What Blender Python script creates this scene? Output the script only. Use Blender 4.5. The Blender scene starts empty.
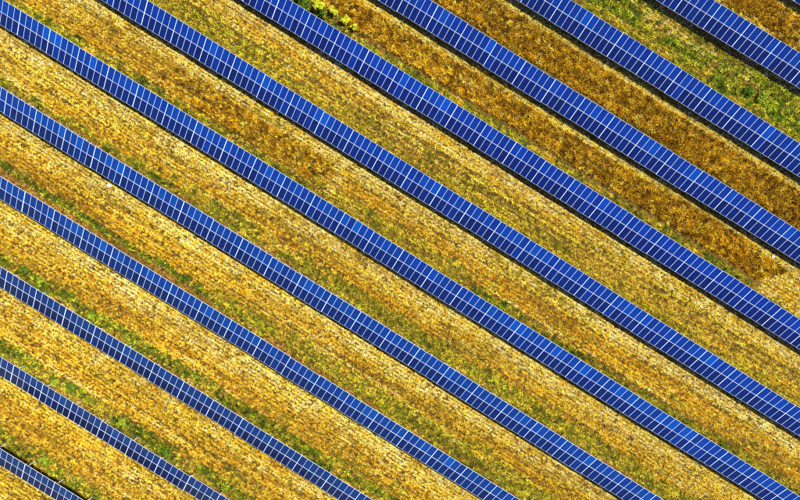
import bpy, math, random
import numpy as np

random.seed(7)
rng = np.random.default_rng(7)
sc = bpy.context.scene
C = sc.collection
R = math.radians

# ------------------------------------------------------------------ camera
H = 91.7                                   # drone height above the field
cam = bpy.data.cameras.new('camera')
cam.sensor_fit = 'HORIZONTAL'
cam.angle = 2 * math.atan(400 / 610)
cam.clip_start = 1.0
cam.clip_end = 6000
camo = bpy.data.objects.new('camera', cam)
camo.location = (0, 0, H)
C.objects.link(camo)
sc.camera = camo

# ------------------------------------------------------------------ sky and sun
SUN_EL = R(59)
SUN_AZ = math.atan2(0.36, 1.0)             # direction towards the sun, from +X towards +Y
w = bpy.data.worlds.new('World')
sc.world = w
w.use_nodes = True
nt = w.node_tree
bg = nt.nodes['Background']
sky = nt.nodes.new('ShaderNodeTexSky')
sky.sky_type = 'NISHITA'
sky.sun_disc = False
sky.sun_elevation = SUN_EL
sky.sun_rotation = math.pi / 2 - SUN_AZ
nt.links.new(sky.outputs[0], bg.inputs[0])
bg.inputs[1].default_value = 0.075
sun = bpy.data.lights.new('sun', 'SUN')
sun.energy = 5.0
sun.angle = R(0.5)
sun.color = (1.0, 0.965, 0.89)
suno = bpy.data.objects.new('sun', sun)
sd = (math.cos(SUN_EL) * math.cos(SUN_AZ), math.cos(SUN_EL) * math.sin(SUN_AZ), math.sin(SUN_EL))
from mathutils import Vector, Matrix
suno.rotation_euler = Vector(sd).to_track_quat('Z', 'Y').to_euler()
suno.location = (40, 15, 70)
C.objects.link(suno)
vs = sc.view_settings
vs.view_transform = 'Standard'
vs.look = 'None'
vs.exposure = 0.76
vs.gamma = 1
sc.cycles.use_denoising = False
sc.cycles.max_bounces = 5
sc.cycles.filter_width = 1.1

# ------------------------------------------------------------------ frame of the field
A = math.atan(0.624)                       # rows run down to the right
U = np.array([math.cos(A), -math.sin(A)])  # along a row
P = np.array([math.sin(A), math.cos(A)])   # across the rows, uphill side of the panels
TILT = R(30)
MODL, MODW = 1.915, 0.982
SLOPE = 2 * MODL + 0.03
ZL = 1.20                                  # height of the low edge
HW = SLOPE * math.cos(TILT) / 2            # half horizontal depth of a row
ZM = ZL + SLOPE * math.sin(TILT) / 2
BAY = 5.044
MIDS = [-56.9, -45.64, -34.48, -23.31, -12.28, -1.335, 9.6, 20.6, 31.4, 42.28, 53.3, 64.0]
SEAM_PX = [(24.3, 470.5), (12.2, 374.5), (6, 281), (24, 202), (6, 103.5), (19.5, 23.5), (144.5, 14),
           (276.2, 8), (431.5, 18.5), (556.2, 9.2), (712, 16.5), (796, 1)]

def px(x, y, z=0.0):
    """a point of the field from a measured spot in the aerial picture"""
    s = 610 / (H - z)
    return ((x - 400) / s, (250 - y) / s, z)

def relief(x, y):
    return (0.07 * np.sin(0.19 * x + 0.6) * np.sin(0.16 * y + 1.1)
            + 0.04 * np.sin(0.43 * x - 0.31 * y) + 0.025 * np.sin(0.9 * y + 0.7 * x + 2.0))

def vnoise(x, y, scale, seed):
    """smooth value noise 0..1"""
    r = np.random.default_rng(seed).random((256, 256))
    fx, fy = x / scale + 1000.3, y / scale + 1000.7
    ix, iy = np.floor(fx).astype(int), np.floor(fy).astype(int)
    tx, ty = fx - ix, fy - iy
    tx, ty = tx * tx * (3 - 2 * tx), ty * ty * (3 - 2 * ty)
    a, b = r[ix % 256, iy % 256], r[(ix + 1) % 256, iy % 256]
    c, d = r[ix % 256, (iy + 1) % 256], r[(ix + 1) % 256, (iy + 1) % 256]
    return (a * (1 - tx) + b * tx) * (1 - ty) + (c * (1 - tx) + d * tx) * ty

# ------------------------------------------------------------------ materials
def lin(c):
    return tuple(((v / 255) / 12.92 if v <= 10 else (((v / 255) + 0.055) / 1.055) ** 2.4) for v in c)

def principled(name):
    m = bpy.data.materials.new(name)
    m.use_nodes = True
    return m, m.node_tree, m.node_tree.nodes['Principled BSDF']

def mat_metal(name, col, rough=0.45, metallic=0.6):
    m, t, b = principled(name)
    n = t.nodes.new('ShaderNodeTexNoise'); n.inputs['Scale'].default_value = 9
    r = t.nodes.new('ShaderNodeValToRGB')
    r.color_ramp.elements[0].color = (*[v * 0.8 for v in col], 1)
    r.color_ramp.elements[1].color = (*col, 1)
    t.links.new(n.outputs['Fac'], r.inputs['Fac']); t.links.new(r.outputs[0], b.inputs['Base Color'])
    b.inputs['Metallic'].default_value = metallic
    b.inputs['Roughness'].default_value = rough
    return m

M_FRAME = mat_metal('aluminium_frame', (0.66, 0.74, 0.90), 0.5, 0.0)
M_STEEL = mat_metal('galvanised_steel', (0.74, 0.75, 0.76), 0.5, 0.1)

def mat_cells(name, dark, light):
    m, t, b = principled(name)
    N, L = t.nodes, t.links
    oi = N.new('ShaderNodeObjectInfo')
    ramp = N.new('ShaderNodeValToRGB')
    e = ramp.color_ramp.elements
    e[0].color = (*dark, 1); e[1].color = (*light, 1)
    mid = ramp.color_ramp.elements.new(0.88)
    mid.color = (*[a * 0.65 + c * 0.35 for a, c in zip(dark, light)], 1)
    L.new(oi.outputs['Random'], ramp.inputs['Fac'])
    # faint cell grid and busbars in the silicon
    tc = N.new('ShaderNodeTexCoord')
    sep = N.new('ShaderNodeSeparateXYZ'); L.new(tc.outputs['Object'], sep.inputs[0])
    masks = []
    for axis, n in (('X', MODW / 6), ('Y', MODL / 12)):
        d = N.new('ShaderNodeMath'); d.operation = 'DIVIDE'; d.inputs[1].default_value = n
        L.new(sep.outputs[axis], d.inputs[0])
        f = N.new('ShaderNodeMath'); f.operation = 'FRACT'; L.new(d.outputs[0], f.inputs[0])
        g = N.new('ShaderNodeMath'); g.operation = 'LESS_THAN'; g.inputs[1].default_value = 0.03
        L.new(f.outputs[0], g.inputs[0]); masks.append(g)
    mx = N.new('ShaderNodeMath'); mx.operation = 'MAXIMUM'
    L.new(masks[0].outputs[0], mx.inputs[0]); L.new(masks[1].outputs[0], mx.inputs[1])
    vo = N.new('ShaderNodeTexVoronoi'); vo.inputs['Scale'].default_value = 25
    L.new(tc.outputs['Object'], vo.inputs['Vector'])
    grain = N.new('ShaderNodeMixRGB'); grain.blend_type = 'MULTIPLY'; grain.inputs[0].default_value = 0.25
    view_tint = N.new('ShaderNodeMixRGB'); view_tint.blend_type = 'MULTIPLY'; view_tint.inputs[0].default_value = 1  # painted view-angle darkening of each row, passed in as object colour
    L.new(ramp.outputs[0], view_tint.inputs[1]); L.new(oi.outputs['Color'], view_tint.inputs[2])
    L.new(view_tint.outputs[0], grain.inputs[1]); L.new(vo.outputs['Color'], grain.inputs[2])
    mix = N.new('ShaderNodeMixRGB'); mix.inputs[2].default_value = (0.25, 0.32, 0.5, 1)
    fac = N.new('ShaderNodeMath'); fac.operation = 'MULTIPLY'; fac.inputs[1].default_value = 0.3
    L.new(mx.outputs[0], fac.inputs[0]); L.new(fac.outputs[0], mix.inputs[0])
    L.new(grain.outputs[0], mix.inputs[1])
    L.new(mix.outputs[0], b.inputs['Base Color'])
    b.inputs['Roughness'].default_value = 0.16
    b.inputs['Specular IOR Level'].default_value = 0.2
    return m

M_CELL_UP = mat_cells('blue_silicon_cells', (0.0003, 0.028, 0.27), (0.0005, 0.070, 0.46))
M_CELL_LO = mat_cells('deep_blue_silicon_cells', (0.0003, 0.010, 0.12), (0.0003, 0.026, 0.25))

def mat_plants(name, transl=0.25):
    m, t, b = principled(name)
    N, L = t.nodes, t.links
    at = N.new('ShaderNodeAttribute'); at.attribute_name = 'tint'
    L.new(at.outputs['Color'], b.inputs['Base Color'])
    b.inputs['Roughness'].default_value = 0.75
    b.inputs['Specular IOR Level'].default_value = 0.15
    tr = N.new('ShaderNodeBsdfTranslucent'); L.new(at.outputs['Color'], tr.inputs['Color'])
    ms = N.new('ShaderNodeMixShader'); ms.inputs[0].default_value = transl
    L.new(b.outputs[0], ms.inputs[1]); L.new(tr.outputs[0], ms.inputs[2])
    L.new(ms.outputs[0], N['Material Output'].inputs['Surface'])
    return m
M_PLANT = mat_plants('dry_and_green_blades')
M_LEAF = mat_plants('shrub_leaves', 0.3)

def mat_ground():
    m, t, b = principled('field_soil')
    N, L = t.nodes, t.links
    geo = N.new('ShaderNodeNewGeometry')
    n1 = N.new('ShaderNodeTexNoise'); n1.inputs['Scale'].default_value = 2.2; n1.inputs['Detail'].default_value = 8
    n2 = N.new('ShaderNodeTexNoise'); n2.inputs['Scale'].default_value = 0.12; n2.inputs['Detail'].default_value = 4
    L.new(geo.outputs['Position'], n1.inputs['Vector']); L.new(geo.outputs['Position'], n2.inputs['Vector'])
    r1 = N.new('ShaderNodeValToRGB')
    r1.color_ramp.elements[0].position = 0.35; r1.color_ramp.elements[0].color = (0.035, 0.021, 0.005, 1)
    r1.color_ramp.elements[1].position = 0.7; r1.color_ramp.elements[1].color = (0.19, 0.105, 0.018, 1)
    r2 = N.new('ShaderNodeValToRGB')
    r2.color_ramp.elements[0].position = 0.4; r2.color_ramp.elements[0].color = (0.75, 0.8, 0.6, 1)
    r2.color_ramp.elements[1].position = 0.65; r2.color_ramp.elements[1].color = (1, 0.95, 0.9, 1)
    mx = N.new('ShaderNodeMixRGB'); mx.blend_type = 'MULTIPLY'; mx.inputs[0].default_value = 1
    L.new(n1.outputs['Fac'], r1.inputs['Fac']); L.new(n2.outputs['Fac'], r2.inputs['Fac'])
    L.new(r1.outputs[0], mx.inputs[1]); L.new(r2.outputs[0], mx.inputs[2])
    L.new(mx.outputs[0], b.inputs['Base Color'])
    b.inputs['Roughness'].default_value = 0.95
    b.inputs['Specular IOR Level'].default_value = 0.1
    bu = N.new('ShaderNodeBump'); bu.inputs['Strength'].default_value = 0.6; bu.inputs['Distance'].default_value = 0.1
    L.new(n1.outputs['Fac'], bu.inputs['Height']); L.new(bu.outputs[0], b.inputs['Normal'])
    return m
M_GROUND = mat_ground()

def mat_plain(name, c0, c1, scale, rough=0.9):
    m, t, b = principled(name)
    n = t.nodes.new('ShaderNodeTexNoise'); n.inputs['Scale'].default_value = scale
    r = t.nodes.new('ShaderNodeValToRGB')
    r.color_ramp.elements[0].color = (*c0, 1); r.color_ramp.elements[1].color = (*c1, 1)
    t.links.new(n.outputs['Fac'], r.inputs['Fac']); t.links.new(r.outputs[0], b.inputs['Base Color'])
    b.inputs['Roughness'].default_value = rough
    return m
M_BARK = mat_plain('shrub_bark', (0.05, 0.035, 0.02), (0.16, 0.11, 0.07), 30)
M_STONE = mat_plain('pale_stone', (0.45, 0.42, 0.38), (0.75, 0.72, 0.66), 8)

# ------------------------------------------------------------------ helpers
def link(name, mesh, parent=None, **props):
    o = bpy.data.objects.new(name, mesh)
    C.objects.link(o)
    if parent is not None:
        o.parent = parent
    for k, v in props.items():
        o[k] = v
    return o

def mesh_from(name, verts, faces, mats, idx=None):
    me = bpy.data.meshes.new(name)
    me.from_pydata([tuple(v) for v in verts], [], faces)
    for m in mats:
        me.materials.append(m)
    if idx is not None:
        me.polygons.foreach_set('material_index', idx)
    me.update()
    return me

def box_mesh(name, sx, sy, sz, mat, z0=None):
    x, y = sx / 2, sy / 2
    a, b = (-sz / 2, sz / 2) if z0 is None else (z0, z0 + sz)
    v = [(-x, -y, a), (x, -y, a), (x, y, a), (-x, y, a), (-x, -y, b), (x, -y, b), (x, y, b), (-x, y, b)]
    f = [(3, 2, 1, 0), (4, 5, 6, 7), (0, 1, 5, 4), (1, 2, 6, 5), (2, 3, 7, 6), (3, 0, 4, 7)]
    return mesh_from(name, v, f, [mat])

def quick_mesh(name, co, nv, tint, mat):
    """co: (faces*nv, 3) loose faces with nv corners each; tint: (faces, 3)"""
    nf = len(co) // nv
    me = bpy.data.meshes.new(name)
    me.vertices.add(len(co)); me.vertices.foreach_set('co', co.astype(np.float32).ravel())
    me.loops.add(len(co)); me.loops.foreach_set('vertex_index', np.arange(len(co), dtype=np.int32))
    me.polygons.add(nf)
    me.polygons.foreach_set('loop_start', np.arange(0, len(co), nv, dtype=np.int32))
    me.polygons.foreach_set('loop_total', np.full(nf, nv, dtype=np.int32))
    me.materials.append(mat)
    at = me.attributes.new('tint', 'FLOAT_COLOR', 'FACE')
    rgba = np.ones((nf, 4), np.float32); rgba[:, :3] = tint
    at.data.foreach_set('color', rgba.ravel())
    me.update()
    return me

# ------------------------------------------------------------------ the ground, one sheet to the horizon
inner = np.arange(-84, 84.01, 0.75)
outer = 84 + np.cumsum(np.geomspace(1.5, 420, 22))
ax = np.concatenate([-outer[::-1], inner, outer])
gx, gy = np.meshgrid(ax, ax, indexing='xy')
gz = relief(gx, gy)
n = len(ax)
gv = np.stack([gx, gy, gz], -1).reshape(-1, 3)
ii = np.arange(n * n).reshape(n, n)
gf = np.stack([ii[:-1, :-1], ii[:-1, 1:], ii[1:, 1:], ii[1:, :-1]], -1).reshape(-1, 4)
gm = bpy.data.meshes.new('ground')
gm.vertices.add(len(gv)); gm.vertices.foreach_set('co', gv.astype(np.float32).ravel())
gm.loops.add(gf.size); gm.loops.foreach_set('vertex_index', gf.astype(np.int32).ravel())
gm.polygons.add(len(gf))
gm.polygons.foreach_set('loop_start', np.arange(0, gf.size, 4, dtype=np.int32))
gm.polygons.foreach_set('loop_total', np.full(len(gf), 4, dtype=np.int32))
gm.polygons.foreach_set('use_smooth', np.ones(len(gf), dtype=bool))
gm.materials.append(M_GROUND)
gm.update(); gm.validate()
link('ground', gm, kind='structure', label='brown soil of the field under dry grass and panels')

# ------------------------------------------------------------------ solar panel rows
def module_mesh(name, cell):
    x, y, fr, t, rec = MODW / 2, MODL / 2, 0.022, 0.04, 0.005
    o = [(-x, -y), (x, -y), (x, y), (-x, y)]
    i = [(-x + fr, -y + fr), (x - fr, -y + fr), (x - fr, y - fr), (-x + fr, y - fr)]
    v = [(a, b, 0) for a, b in o] + [(a, b, 0) for a, b in i] + [(a, b, -rec) for a, b in i] + [(a, b, -t) for a, b in o]
    f, m = [], []
    for k in range(4):
        q = (k + 1) % 4
        f.append((k, q, 4 + q, 4 + k)); m.append(0)
        f.append((4 + k, 4 + q, 8 + q, 8 + k)); m.append(0)
        f.append((12 + k, 12 + q, q, k)); m.append(0)
    f.append((8, 9, 10, 11)); m.append(1)
    f.append((15, 14, 13, 12)); m.append(0)
    return mesh_from(name, v, f, [M_FRAME, cell], m)

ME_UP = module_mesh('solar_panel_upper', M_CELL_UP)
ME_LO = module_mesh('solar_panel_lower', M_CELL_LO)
ME_STRIP = box_mesh('joint_strip', 0.075, SLOPE, 0.012, M_FRAME)
ME_RAFTER = box_mesh('rafter', 0.08, SLOPE - 0.3, 0.12, M_STEEL)
ME_PURLIN = box_mesh('purlin', BAY, 0.06, 0.07, M_STEEL)
REAR_IN, FRONT_IN = 0.80, 0.62
def zplane(d):                              # d across the row from the middle
    return ZM + d * math.tan(TILT)
def post_mesh(name, top):                   # C-profile driven into the ground
    prof = [(-0.06, -0.05), (0.06, -0.05), (0.06, 0.05), (0.035, 0.05), (0.035, -0.03), (-0.035, -0.03), (-0.035, 0.05), (-0.06, 0.05)]
    k = len(prof)
    v = [(a, b, -0.5) for a, b in prof] + [(a, b, top) for a, b in prof]
    f = [(i, (i + 1) % k, k + (i + 1) % k, k + i) for i in range(k)] + [tuple(range(k, 2 * k)), tuple(range(k - 1, -1, -1))]
    return mesh_from(name, v, f, [M_STEEL])
ME_POST_R = post_mesh('rear_post', zplane(HW - REAR_IN) - 0.24)
ME_POST_F = post_mesh('front_post', zplane(-HW + FRONT_IN) - 0.24)

def bar_mesh(name, p, q, w, mat):
    p, q = Vector(p), Vector(q)
    d = (q - p); L = d.length
    me = box_mesh(name, w, w, L, mat)
    me.transform(Matrix.Translation((p + q) / 2) @ d.to_track_quat('Z', 'Y').to_matrix().to_4x4())
    return me
ME_BRACE = bar_mesh('brace', (0, HW - REAR_IN - 0.05, 1.35), (0, -0.05, ZM - 0.28), 0.055, M_STEEL)

LABELS = [
    'short row of navy solar panels crossing the bottom left corner, post feet showing',
    'second solar panel row from the bottom left corner, narrow and dark navy',
    'third solar panel row from the bottom left corner, dark lower panels',
    'fourth solar panel row from the bottom left corner, even medium blue',
    'fifth solar panel row from the bottom left corner, running to the bottom edge',
    'long solar panel row starting right at the top left corner',
    'long solar panel row next above the one at the top left corner',
    'solar panel row just below the bright green shrubs by the brown weeds',
    'solar panel row between the two strips of tall brown weeds',
    'solar panel row between brown weeds and the green weedy strip',
    'wide solar panel row right above the green weedy strip, near top right corner',
    'tip of the last solar panel row just showing in the top right corner',
]
# view-angle darkening painted into panel colour: lower left rows darker, one of them greyer
VIEW_TINT = [(6.0, .95, .45), (.9, .56, .40), (.9, .66, .46), (1, .95, .70), (1, 1.0, .77), (1, .95, .83), (1, .90, .84),
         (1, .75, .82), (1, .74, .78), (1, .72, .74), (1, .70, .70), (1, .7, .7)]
for k, mid in enumerate(MIDS):
    # extent of the row where it can be seen, with some metres to spare
    t = np.linspace(-90, 90, 3601)
    X = np.outer(t, U) + mid * P
    inside = (np.abs(X[:, 0]) < 58.8 + 6) & (np.abs(X[:, 1]) < 36.8 + 6)
    s0, s1 = t[inside].min(), t[inside].max()
    sx, sy = SEAM_PX[k]
    phase = ((sx - 400) * math.cos(A) + (sy - 250) * math.sin(A)) / 6.8
    b0 = math.ceil((s0 - phase) / BAY - 0.6)
    b1 = math.floor((s1 - phase) / BAY + 0.6)
    b1 = min(b1, b0 + 30)                   # never more than 300 panels in a row
    nb = b1 - b0
    sc0 = phase + (b0 + b1) / 2 * BAY
    base = U * sc0 + P * mid
    zb = 0.0
    root = link('solar_panel_row', None, label=LABELS[k], category='solar panels',
                group='rows of solar panels across the field')
    root.location = (base[0], base[1], zb)
    root.rotation_euler = (0, 0, -A)
    tilt = Matrix.Rotation(TILT, 4, 'X')
    dz = dq = 0.0
    for b in range(nb + 1):
        xs = (b - nb / 2) * BAY
        dz = 0.75 * dz + random.gauss(0, 0.022)
        dq = 0.7 * dq + random.gauss(0, 0.03)
        gzl = float(relief(*(base + U * xs))) * 0.8
        rr = random.gauss(0, R(0.35))
        plane = Matrix.Translation((0, dq, ZM + dz)) @ Matrix.Rotation(TILT + rr, 4, 'X')
        def put(name, me, M):
            o = link(name, me, root); o.matrix_local = M; return o
        put('joint_strip', ME_STRIP, plane @ Matrix.Translation((xs, 0, 0.008)))
        put('rafter', ME_RAFTER, plane @ Matrix.Translation((xs, 0, -0.172)))
        put('post', ME_POST_R, Matrix.Translation((xs, HW - REAR_IN, dz * 0.5)))
        put('post', ME_POST_F, Matrix.Translation((xs, -HW + FRONT_IN, dz * 0.5)))
        put('brace', ME_BRACE, Matrix.Translation((xs + 0.09, 0, dz)))
        if b == nb:
            break
        for d in (-1.45, -0.5, 0.5, 1.45):
            put('purlin', ME_PURLIN, plane @ Matrix.Translation((xs + BAY / 2, d, -0.0765)))
        for j in range(5):
            x = xs + 0.022 + (j + 0.5) * 1.0
            e = Matrix.Rotation(random.gauss(0, R(0.25)), 4, 'X') @ Matrix.Rotation(random.gauss(0, R(0.2)), 4, 'Y')
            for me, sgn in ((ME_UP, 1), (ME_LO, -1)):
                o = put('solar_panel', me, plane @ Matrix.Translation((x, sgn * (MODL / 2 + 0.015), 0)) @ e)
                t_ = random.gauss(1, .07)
                o.color = (*[min(c * t_, 8) for c in VIEW_TINT[k]], 1)

# ------------------------------------------------------------------ vegetation between the rows
# kind: blades per clump, length lo/hi, width, lean lo/hi (from upright), clump radius, chance, colours
KIND = {
    'straw':  dict(n=14, l=(0.11, 0.24), w=0.068, lean=(0.7, 1.45), r=0.10, p=0.92,
                   c=[(250, 226, 132), (247, 214, 104), (238, 198, 74), (250, 235, 162), (216, 170, 60)]),
    'gold':   dict(n=14, l=(0.13, 0.28), w=0.068, lean=(0.35, 1.3), r=0.095, p=0.88,
                   c=[(238, 197, 50), (246, 211, 74), (224, 177, 34), (194, 144, 22), (250, 224, 108)]),
    'orange': dict(n=14, l=(0.13, 0.28), w=0.068, lean=(0.35, 1.3), r=0.095, p=0.88,
                   c=[(230, 177, 30), (240, 192, 46), (208, 150, 20), (174, 118, 12), (246, 207, 74)]),
    'stand':  dict(lie=.1, n=16, l=(0.26, 0.52), w=0.095, lean=(0.15, 1.05), r=0.10, p=0.70,
                   c=[(204, 152, 20), (236, 190, 44), (162, 110, 12), (98, 64, 6), (246, 210, 74), (186, 142, 20), (128, 84, 8)]),
    'lemon':  dict(n=12, l=(0.14, 0.29), w=0.068, lean=(0.4, 1.35), r=0.095, p=0.92,
                   c=[(248, 216, 84), (250, 226, 116), (236, 198, 58), (226, 182, 46), (252, 234, 156)]),
    'olive':  dict(n=11, l=(0.13, 0.28), w=0.068, lean=(0.35, 1.3), r=0.095, p=0.88,
                   c=[(202, 182, 44), (228, 202, 62), (164, 148, 28), (236, 198, 58), (120, 110, 18)]),
    'weed':   dict(lie=.2, n=12, l=(0.15, 0.31), w=0.10, lean=(0.35, 1.3), r=0.14, p=0.78,
                   c=[(164, 164, 38), (120, 128, 22), (196, 186, 50), (214, 182, 54), (78, 92, 14)]),
    'green':  dict(lie=.1, n=14, l=(0.18, 0.38), w=0.12, lean=(0.3, 1.25), r=0.15, p=0.66,
                   c=[(104, 124, 22), (70, 92, 14), (150, 162, 32), (44, 62, 8), (188, 186, 46), (86, 108, 16)]),
    'soil':   dict(n=8, l=(0.10, 0.22), w=0.068, lean=(0.7, 1.45), r=0.16, p=0.7,
                   c=[(205, 156, 66), (176, 126, 44), (222, 178, 86), (145, 98, 30)]),
    'under':  dict(n=7, l=(0.10, 0.22), w=0.068, lean=(0.8, 1.5), r=0.16, p=0.7,
                   c=[(215, 212, 196), (130, 138, 104), (240, 236, 222), (160, 148, 116), (96, 114, 72)]),
}
NAMES = list(KIND)
ID = {n: i for i, n in enumerate(NAMES)}

# strips of every gap, distance g in metres uphill from the high edge of the row below it
# (0 = the gap below the first row, k = the gap above the k-th row)
STRIPS = {
    0:  [(-1, 4.0, 'gold'), (4.0, 9.5, 'gold')],
    1:  [(-2.6, -1.2, 'soilmix'), (-1.2, -0.2, 'greenmix'), (-0.2, 0.9, 'weedmix'), (0.9, 5.6, 'orange'), (5.6, 9, 'gold')],
    2:  [(-2.2, -1.1, 'soilmix'), (-1.1, 0.3, 'greenmix'), (0.3, 1.0, 'weedmix'), (1.0, 4.8, 'orange'), (4.8, 9, 'goldstraw')],
    3:  [(-1.8, -0.7, 'soilmix'), (-0.7, 1.0, 'greenmix'), (1.0, 4.2, 'orange'), (4.2, 5.6, 'goldstraw'), (5.6, 9, 'strawgold')],
    4:  [(-1.2, 0.2, 'soil'), (0.2, 1.3, 'greenmix'), (1.3, 4.6, 'orange'), (4.6, 5.4, 'gold'), (5.4, 9, 'strawgold')],
    5:  [(-1.0, 0.1, 'soil'), (0.1, 1.1, 'weedgold'), (1.1, 3.8, 'orange'), (3.8, 5.0, 'gold'), (5.0, 9, 'strawgold')],
    6:  [(-0.5, 1.2, 'weedgold'), (1.2, 1.5, 'gap'), (1.5, 4.6, 'orange'), (4.6, 5.6, 'gold'), (5.6, 9, 'strawgold')],
    7:  [(-0.5, 1.9, 'olive'), (1.9, 4.2, 'olivegold'), (4.2, 5.4, 'gold'), (5.4, 9, 'strawgold')],
    8:  [(0, 1.75, 'weedgold'), (1.75, 2.4, 'gap'), (2.4, 6.25, 'stand'), (6.25, 9, 'lemon')],
    9:  [(0, 0.9, 'weedgold'), (0.9, 1.5, 'gap'), (1.5, 6.25, 'stand'), (6.25, 9, 'lemon')],
    10: [(0, 1.3, 'olivegold'), (1.3, 3.0, 'weedgold'), (3.0, 6.0, 'greenmix'), (6.0, 6.4, 'strawgold'), (6.4, 9, 'weedgold')],
    11: [(0, 2.2, 'lemon'), (2.2, 6.4, 'stand2'), (6.4, 9, 'lemon')],
    12: [(0, 9, 'gold')],
}
MIX = {
    'weedmix':   [('green', .34), ('weed', .26), ('olive', .14), ('orange', .14), ('soil', .12)],
    'greenmix':  [('green', .50), ('weed', .30), ('olive', .12), ('soil', .08)],
    'soilmix':   [('green', .26), ('weed', .14), ('soil', .34), ('orange', .26)],
    'goldstraw': [('orange', .12), ('gold', .55), ('straw', .33)],
    'strawgold': [('gold', .30), ('lemon', .16), ('straw', .54)],
    'olivegold': [('weed', .10), ('olive', .42), ('gold', .48)],
    'stand2':    [('stand', .5), ('orange', .2), ('lemon', .3)],
    'weedgold':  [('green', .28), ('weed', .38), ('olive', .24), ('gold', .10)],
}

SP = 0.212
ua = np.arange(-82, 82, SP); pa = np.arange(-71, 72, SP)
uu, pp = np.meshgrid(ua, pa)   # drill lines run along the rows
uu = uu.ravel() + rng.uniform(-.5, .5, uu.size) * SP
pp = pp.ravel() + rng.uniform(-.5, .5, pp.size) * SP
pp = pp - .08 * np.sin(2 * np.pi * pp / .52)
x = uu * U[0] + pp * P[0]; y = uu * U[1] + pp * P[1]
keep = (np.abs(x) < 67) & (np.abs(y) < 44)
uu, pp, x, y = uu[keep], pp[keep], x[keep], y[keep]
highs = np.array(MIDS) + HW
zone = np.searchsorted(highs - 2.3, pp)                  # 0..12
href = np.where(zone > 0, highs[np.maximum(zone - 1, 0)], highs[0] - 11.1)
g = pp - href
# strips wander a little along the row and have ragged edges
ge = g + (vnoise(uu, pp, 6.0, 11) - .5) * 0.5 + (vnoise(uu, pp, 0.8, 12) - .5) * 0.45
gt = g + (vnoise(uu, pp * 0 + zone * 7.0, 9.0, 13) - .5) * 0.35 + (vnoise(uu, pp, 0.6, 14) - .5) * 0.18
patch = (vnoise(uu, pp * 14, 12.0, 15) - .5) * .55 + (vnoise(uu, pp * 5, 3.0, 16) - .5) * .3 + .5 + rng.normal(0, .09, uu.size)
streak = vnoise(uu * (.42 / 14), pp, .42, 31) * .6 + vnoise(uu * (.9 / 9), pp, .9, 32) * .4
pick = np.clip((vnoise(uu * 0.8, pp, 0.55, 17) * .55 + vnoise(uu * 0.6, pp, 1.9, 18) * .45 - .5) * 1.5 + .5
               + rng.uniform(-.25, .25, uu.size), 0.0, 0.9999)
kid = np.full(uu.size, ID['gold'])
gap = np.zeros(uu.size, bool)
for z, strips in STRIPS.items():
    for a, b, kind in strips:
        e = gt if kind in ('stand', 'gap') or z in (8, 9) else ge
        m = (zone == z) & (e >= a) & (e < b)
        if kind == 'gap':
            gap |= m; kid[m] = ID['soil']
        elif kind in MIX:
            names = [q[0] for q in MIX[kind]]; cum = np.cumsum([q[1] for q in MIX[kind]])
            ids = np.array([ID[q] for q in names])
            kid[m] = ids[np.minimum(np.searchsorted(cum / cum[-1], pick[m]), len(ids) - 1)]
        else:
            kid[m] = ID[kind]
def swap(mask, a, b):
    kid[mask & (kid == ID[a])] = ID[b]
# patches of one growth inside another
swap((patch > .60), 'orange', 'gold'); swap((patch < .34), 'gold', 'orange')
swap((patch > .72) & (zone < 8), 'gold', 'straw'); swap((patch < .30), 'olive', 'weed')
swap((patch > .86), 'stand', 'lemon'); swap((patch > .62), 'weed', 'olive')
swap((patch < .26) & (zone < 7), 'orange', 'olive')
# the long gaps change along their length (u in metres, down to the right)
z6 = zone == 6
br = z6 & (uu > -46 + 14 * rng.random(uu.size)) & (uu < -15) & (gt > 1.3) & (gt < 5.2)
kid[br] = np.where(pick[br] < .72, ID['stand'], np.where(pick[br] < .86, ID['olive'], ID['orange']))
m = z6 & (uu > -17) & (uu < 12) & (ge < 2.6) & (ge > -.5); kid[m] = np.where(pick[m] < .6, ID['olive'], ID['weed'])
m = z6 & (uu > -17) & (ge > 4.6) & (uu < 30); kid[m & (pick < .35)] = ID['olive']
m = z6 & (uu > -17) & (ge > 2.6) & (ge < 4.8); kid[m & (pick < .5)] = ID['orange']
m = z6 & (uu > 30) & (ge > 5.4); kid[m] = ID['straw']
m = np.isin(zone, (2, 3, 4, 5, 6)) & (uu > -5) & (ge < 3.4) & (ge > 0); kid[m & (pick > .66)] = ID['olive']; kid[m & (pick > .86)] = ID['weed']
m = (zone == 5) & (uu > -35) & (ge < 2.3) & (ge > 0); kid[m & (pick < .62)] = ID['weed']
m = (zone == 4) & (uu > -20) & (ge < 2.5); kid[m & (pick < .5)] = ID['weed']
m = (zone == 7) & (uu > 22) & (ge > 1.5) & (ge < 5.2); kid[m] = np.where(pick[m] < .6, ID['gold'], ID['olive'])
edge = uu - (49.0 + .55 * (g - 2.2) + .5 * np.sin(pp * 1.7) + 2.4 * (vnoise(uu, pp, 1.1, 41) - .5))       # where the tall weeds end, with a trodden rim
m = (zone == 8) & (edge > 0) & (ge > 1.0); kid[m] = np.where(pick[m] < .7, ID['gold'], ID['straw']); gap &= ~((zone == 8) & (edge > 0))
m = (zone == 8) & (edge > -.5) & (edge < .9) & (ge > 1.4); kid[m] = ID['lemon']
edge = uu - (-14.6 + .8 * np.sin((g - 1) * .7))
m = z6 & (edge > -.3) & (edge < 1.0) & (ge > 1.2) & (ge < 5.6); kid[m] = ID['lemon']
m = (zone == 8) & (uu < -24) & (ge < 2.6); kid[m] = np.where(pick[m] < .55, ID['green'], ID['weed'])
m = (zone == 10) & (uu > 26) & (ge > 2.2) & (ge < 7.2); kid[m] = np.where(pick[m] < .6, ID['green'], ID['weed'])
m = (zone == 10) & (uu > 12) & (uu < 32) & (ge > 5.0) & (ge < 6.8); kid[m & (pick < .4)] = ID['lemon']
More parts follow.
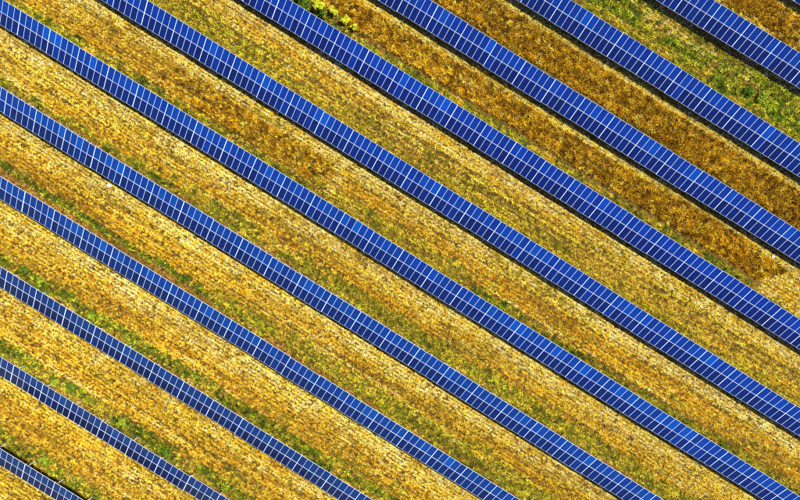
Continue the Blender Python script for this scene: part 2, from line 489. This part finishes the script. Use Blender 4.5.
# under the panels: thin growth
under = (gt > np.where(zone >= 7, 11.02 - 3.34 - .52, 11.02 - 3.34 - .38)) | ((g < -0.2) & (zone > 4)) | (g < -2.3)
low = np.isin(zone, (0, 1, 2, 3))
under &= ~(low & (g > -2.1) & (g < 8.0))
kid[under] = ID['under']
# furrows left by machines, parallel to the rows
prob = np.array([KIND[n_]['p'] for n_ in NAMES])[kid]
for z, f0, wd, lo, hi in ((7, 2.4, .12, -60, 20), (7, 3.3, .12, -60, 60), (7, 4.3, .12, -20, 60), (6, 3.1, .10, -80, 40),
                          (6, 4.7, .12, -10, 60), (5, 3.0, .1, -60, 40), (4, 3.3, .1, -60, 40), (0, 5.4, .12, -80, 0),
                          (0, 6.8, .12, -80, 0), (3, 3.0, .1, -60, 40), (10, 5.0, .12, 0, 60), (2, 3.1, .1, -60, 40)):
    m = (zone == z) & (np.abs(g - f0 + .12 * np.sin(uu * .13 + f0)) < wd * 1.25) & (uu > lo) & (uu < hi)
    prob[m] *= 0.15
prob[gap] = 0.06
# loose cover: bare gaps of a hand's width everywhere
prob = prob * np.where(vnoise(uu, pp, 0.42, 21) < 0.34, 0.5, 1.0)
live = rng.random(uu.size) < prob
uu, pp, x, y, kid, patch, pick, streak = (q[live] for q in (uu, pp, x, y, kid, patch, pick, streak))

ALB = 0.86
def grow(ids):
    cos, tints = [], []
    for name in ids:
        K = KIND[name]
        sel = np.where(kid == ID[name])[0]
        if len(sel) == 0:
            continue
        nb = K['n']
        pal = np.array([lin(c) for c in K['c']])
        ci = pal[rng.integers(0, len(pal), len(sel))]
        # each clump leans to one neighbouring colour and has its own brightness
        ci = ci * rng.lognormal(0, 0.38, (len(sel), 1)) * np.clip(0.85 + 0.3 * patch[sel] + 1.1 * (streak[sel] - .5), .5, 1.5)[:, None]
        sz = np.clip(rng.lognormal(0, 0.28, len(sel)), .5, 1.8)
        N_ = len(sel) * nb
        rep = np.repeat(np.arange(len(sel)), nb)
        a = rng.uniform(0, 2 * np.pi, N_); rad = K['r'] * np.sqrt(rng.random(N_)) * sz[rep]
        bx = x[sel][rep] + rad * np.cos(a); by = y[sel][rep] + rad * np.sin(a)
        bz = relief(bx, by) - 0.01
        az = a + rng.normal(0, 0.9, N_)
        # mown stems lie mostly along the rows
        lie = rng.random(N_) < K.get('lie', .45)
        az = np.where(lie, -A + rng.normal(0, .35, N_) + np.where(np.cos(a + A) < 0, np.pi, 0), az)
        ln = rng.uniform(*K['l'], N_) * sz[rep]
        le = K['lean'][0] + (K['lean'][1] - K['lean'][0]) * np.clip(rad / (K['r'] * sz[rep]) + rng.normal(0, .22, N_), 0, 1.1)
        dx, dy, dzv = np.sin(le) * np.cos(az), np.sin(le) * np.sin(az), np.cos(le)
        wd = K['w'] * rng.uniform(0.6, 1.3, N_) * 0.5
        tw = rng.uniform(-0.7, 0.7, N_)
        qx, qy, qz = -np.sin(az) * np.cos(tw), np.cos(az) * np.cos(tw), np.sin(tw)
        lift = rng.uniform(0, 0.35, N_) * ln * np.cos(le)
        p0 = np.stack([bx - qx * wd, by - qy * wd, bz + lift - qz * wd], -1)
        p1 = np.stack([bx + qx * wd, by + qy * wd, bz + lift + qz * wd], -1)
        p2 = np.stack([bx + dx * ln + qx * wd * .4, by + dy * ln + qy * wd * .4, bz + lift + dzv * ln], -1)
        cos.append(np.stack([p0, p1, p2], 1).reshape(-1, 3))
        tt = ci[rep] * rng.lognormal(0, 0.14, (N_, 1)) * ALB
        if name in ('green', 'weed'):
            tt *= np.where(pp[sel] > 40, 1.15, 0.84)[rep][:, None]
        over = np.minimum(1, 0.84 / tt.max(1))[:, None] ** 0.6
        tints.append(np.clip(tt * over, 0.004, 0.84))
    return np.concatenate(cos), np.concatenate(tints)

for oname, ids, lab, cat in (
        ('dry_grass', ('gold', 'orange', 'lemon', 'olive'), 'golden dry grass covering the ground between the panel rows', 'grass'),
        ('straw_litter', ('straw', 'soil', 'under'), 'pale flattened straw along the low edges of the rows', 'straw'),
        ('tall_weeds', ('stand',), 'tall brown dried weeds standing in strips between upper rows', 'weeds'),
        ('green_weeds', ('weed', 'green'), 'low green weeds growing along the high edges of rows', 'weeds')):
    co, ti = grow(ids)
    assert len(ti) < 2.2e6
    link(oname, quick_mesh(oname, co, 3, ti, M_PLANT), kind='stuff', label=lab, category=cat)


# ------------------------------------------------------------------ single shrubs
def shrub(x0, y0, rad, hgt, cols, label, seed):
    r = np.random.default_rng(seed)
    z0 = float(relief(x0, y0))
    root = link('shrub', None, label=label, category='shrub', group='green shrubs and big weeds between rows')
    root.location = (x0, y0, z0)
    # stem with limbs
    v, f = [], []
    def limb(p, q, r0, r1):
        p, q = np.array(p, float), np.array(q, float)
        d = (q - p) / np.linalg.norm(q - p)
        e = np.cross(d, [0.3, 1, 0.2]); e /= np.linalg.norm(e); h = np.cross(d, e)
        b = len(v)
        for c, rr in ((p, r0), (q, r1)):
            for i in range(5):
                t_ = 2 * math.pi * i / 5
                v.append(tuple(c + rr * (math.cos(t_) * e + math.sin(t_) * h)))
        for i in range(5):
            f.append((b + i, b + (i + 1) % 5, b + 5 + (i + 1) % 5, b + 5 + i))
    limb((0, 0, -.1), (0, 0, hgt * .35), .04 * rad + .02, .03 * rad + .015)
    tips = []
    for i in range(9):
        a = r.uniform(0, 2 * math.pi); q = r.uniform(.35, 1.05)
        tip = (rad * q * math.cos(a), rad * q * math.sin(a), hgt * r.uniform(.5, .92))
        limb((0, 0, hgt * r.uniform(.15, .35)), tip, .02 * rad + .01, .006)
        tips.append(tip)
    link('stem', mesh_from('stem', v, f, [M_BARK]), root)
    # leaves gathered in clumps round the limb tips
    n_l = int(900 * rad * rad + 350)
    tips.append((0, 0, hgt * .8))
    tp = np.array(tips)[r.integers(0, len(tips), n_l)]
    c = tp + r.normal(0, 1, (n_l, 3)) * np.array([.19, .19, .15]) * rad
    c[:, 2] = np.clip(c[:, 2], .05, hgt * 1.05)
    nrm = r.normal(0, 1, (n_l, 3)); nrm[:, 2] = np.abs(nrm[:, 2]) + .5
    nrm /= np.linalg.norm(nrm, axis=1)[:, None]
    e = np.cross(nrm, r.normal(0, 1, (n_l, 3))); e /= np.linalg.norm(e, axis=1)[:, None]
    h = np.cross(nrm, e)
    s = r.uniform(.05, .10, n_l)[:, None] * (0.7 + .35 * rad)
    co = np.stack([c - e * s * 1.5, c - h * s * .8, c + e * s * 1.5, c + h * s * .8], 1).reshape(-1, 3)
    pal = np.array([lin(q) for q in cols])
    ti = pal[r.integers(0, len(pal), n_l)] * r.lognormal(0, .2, (n_l, 1)) * ALB
    link('crown', quick_mesh('crown', co, 4, np.clip(ti, .004, .8), M_LEAF), root)
    return root

BRIGHT = [(226, 232, 46), (205, 218, 36), (240, 240, 80), (175, 195, 30)]
DARK = [(70, 100, 24), (95, 128, 30), (50, 78, 18), (130, 155, 40)]
MIDG = [(120, 150, 34), (165, 182, 48), (90, 120, 26), (195, 200, 60)]
SHRUBS = [
    (318, 4.5, 0.72, 1.8, BRIGHT, 'largest bright yellow-green shrub at the top edge, first of the line'),
    (333, 11, 0.55, 1.3, BRIGHT, 'second bright yellow-green shrub in the line below the top edge'),
    (345, 19, 0.62, 1.2, BRIGHT, 'third bright yellow-green shrub in the line along the brown weeds'),
    (354.5, 27, 0.46, 1.1, BRIGHT, 'last and smallest bright yellow-green shrub at the end of the line'),
    (304, 1, 0.95, 1.7, DARK, 'dark green shrub at the top edge left of the bright ones'),
    (324, 11, 0.65, 1.1, DARK, 'dark green low shrub between the two topmost bright shrubs'),
    (25, 270, 0.70, 0.9, DARK, 'dark green bushy weed near the left edge by the third row'),
    (40, 282, 0.60, 0.8, MIDG, 'green bushy weed above the third row, second from left edge'),
    (91, 317, 0.55, 0.9, MIDG, 'bright green bushy weed beside the middle of the third row'),
    (56, 382, 0.50, 0.8, MIDG, 'yellow-green bushy weed just above the second row near left edge'),
    (70, 387, 0.60, 0.8, DARK, 'dark green bushy weed just above the second row'),
    (165, 453, 0.70, 1.0, DARK, 'dark green bushy weed above the second row near the bottom edge'),
    (121, 424, 0.65, 0.9, MIDG, 'yellow-green bushy weed above the middle of the second row'),
    (44, 460, 0.60, 0.8, MIDG, 'bright green bushy weed above the bottom left row'),
    (226, 487, 0.55, 0.8, MIDG, 'green bushy weed at the bottom edge by the second row'),
    (762, 97, 0.80, 0.8, MIDG, 'leafy green bush in the weedy strip at right'),
    (748, 92, 0.65, 0.7, DARK, 'dark green low bush in the weedy strip at right'),
]
for i, (ix, iy, rad, hgt, cols, lab) in enumerate(SHRUBS):
    X0, Y0, _ = px(ix, iy, hgt * .7)
    shrub(X0, Y0, rad, hgt, cols, lab, 100 + i)

# ------------------------------------------------------------------ a few pale stones lying in the straw
def stone(ix, iy, r0, label, seed):
    import bmesh
    r = random.Random(seed)
    bm = bmesh.new()
    bmesh.ops.create_icosphere(bm, subdivisions=2, radius=r0)
    for v in bm.verts:
        v.co *= 1 + r.uniform(-.16, .16)
        v.co.z *= .6
    me = bpy.data.meshes.new('stone'); bm.to_mesh(me); bm.free()
    me.materials.append(M_STONE)
    X0, Y0, _ = px(ix, iy, 0)
    o = link('stone', me, label=label, category='stone', group='pale stones in the straw')
    o.location = (X0, Y0, float(relief(X0, Y0)) + r0 * .35)
stone(109, 185.5, 0.34, 'pale stone in the straw below the fifth panel row', 1)
stone(773, 256.5, 0.24, 'small white stone at the right edge below a panel row', 2)
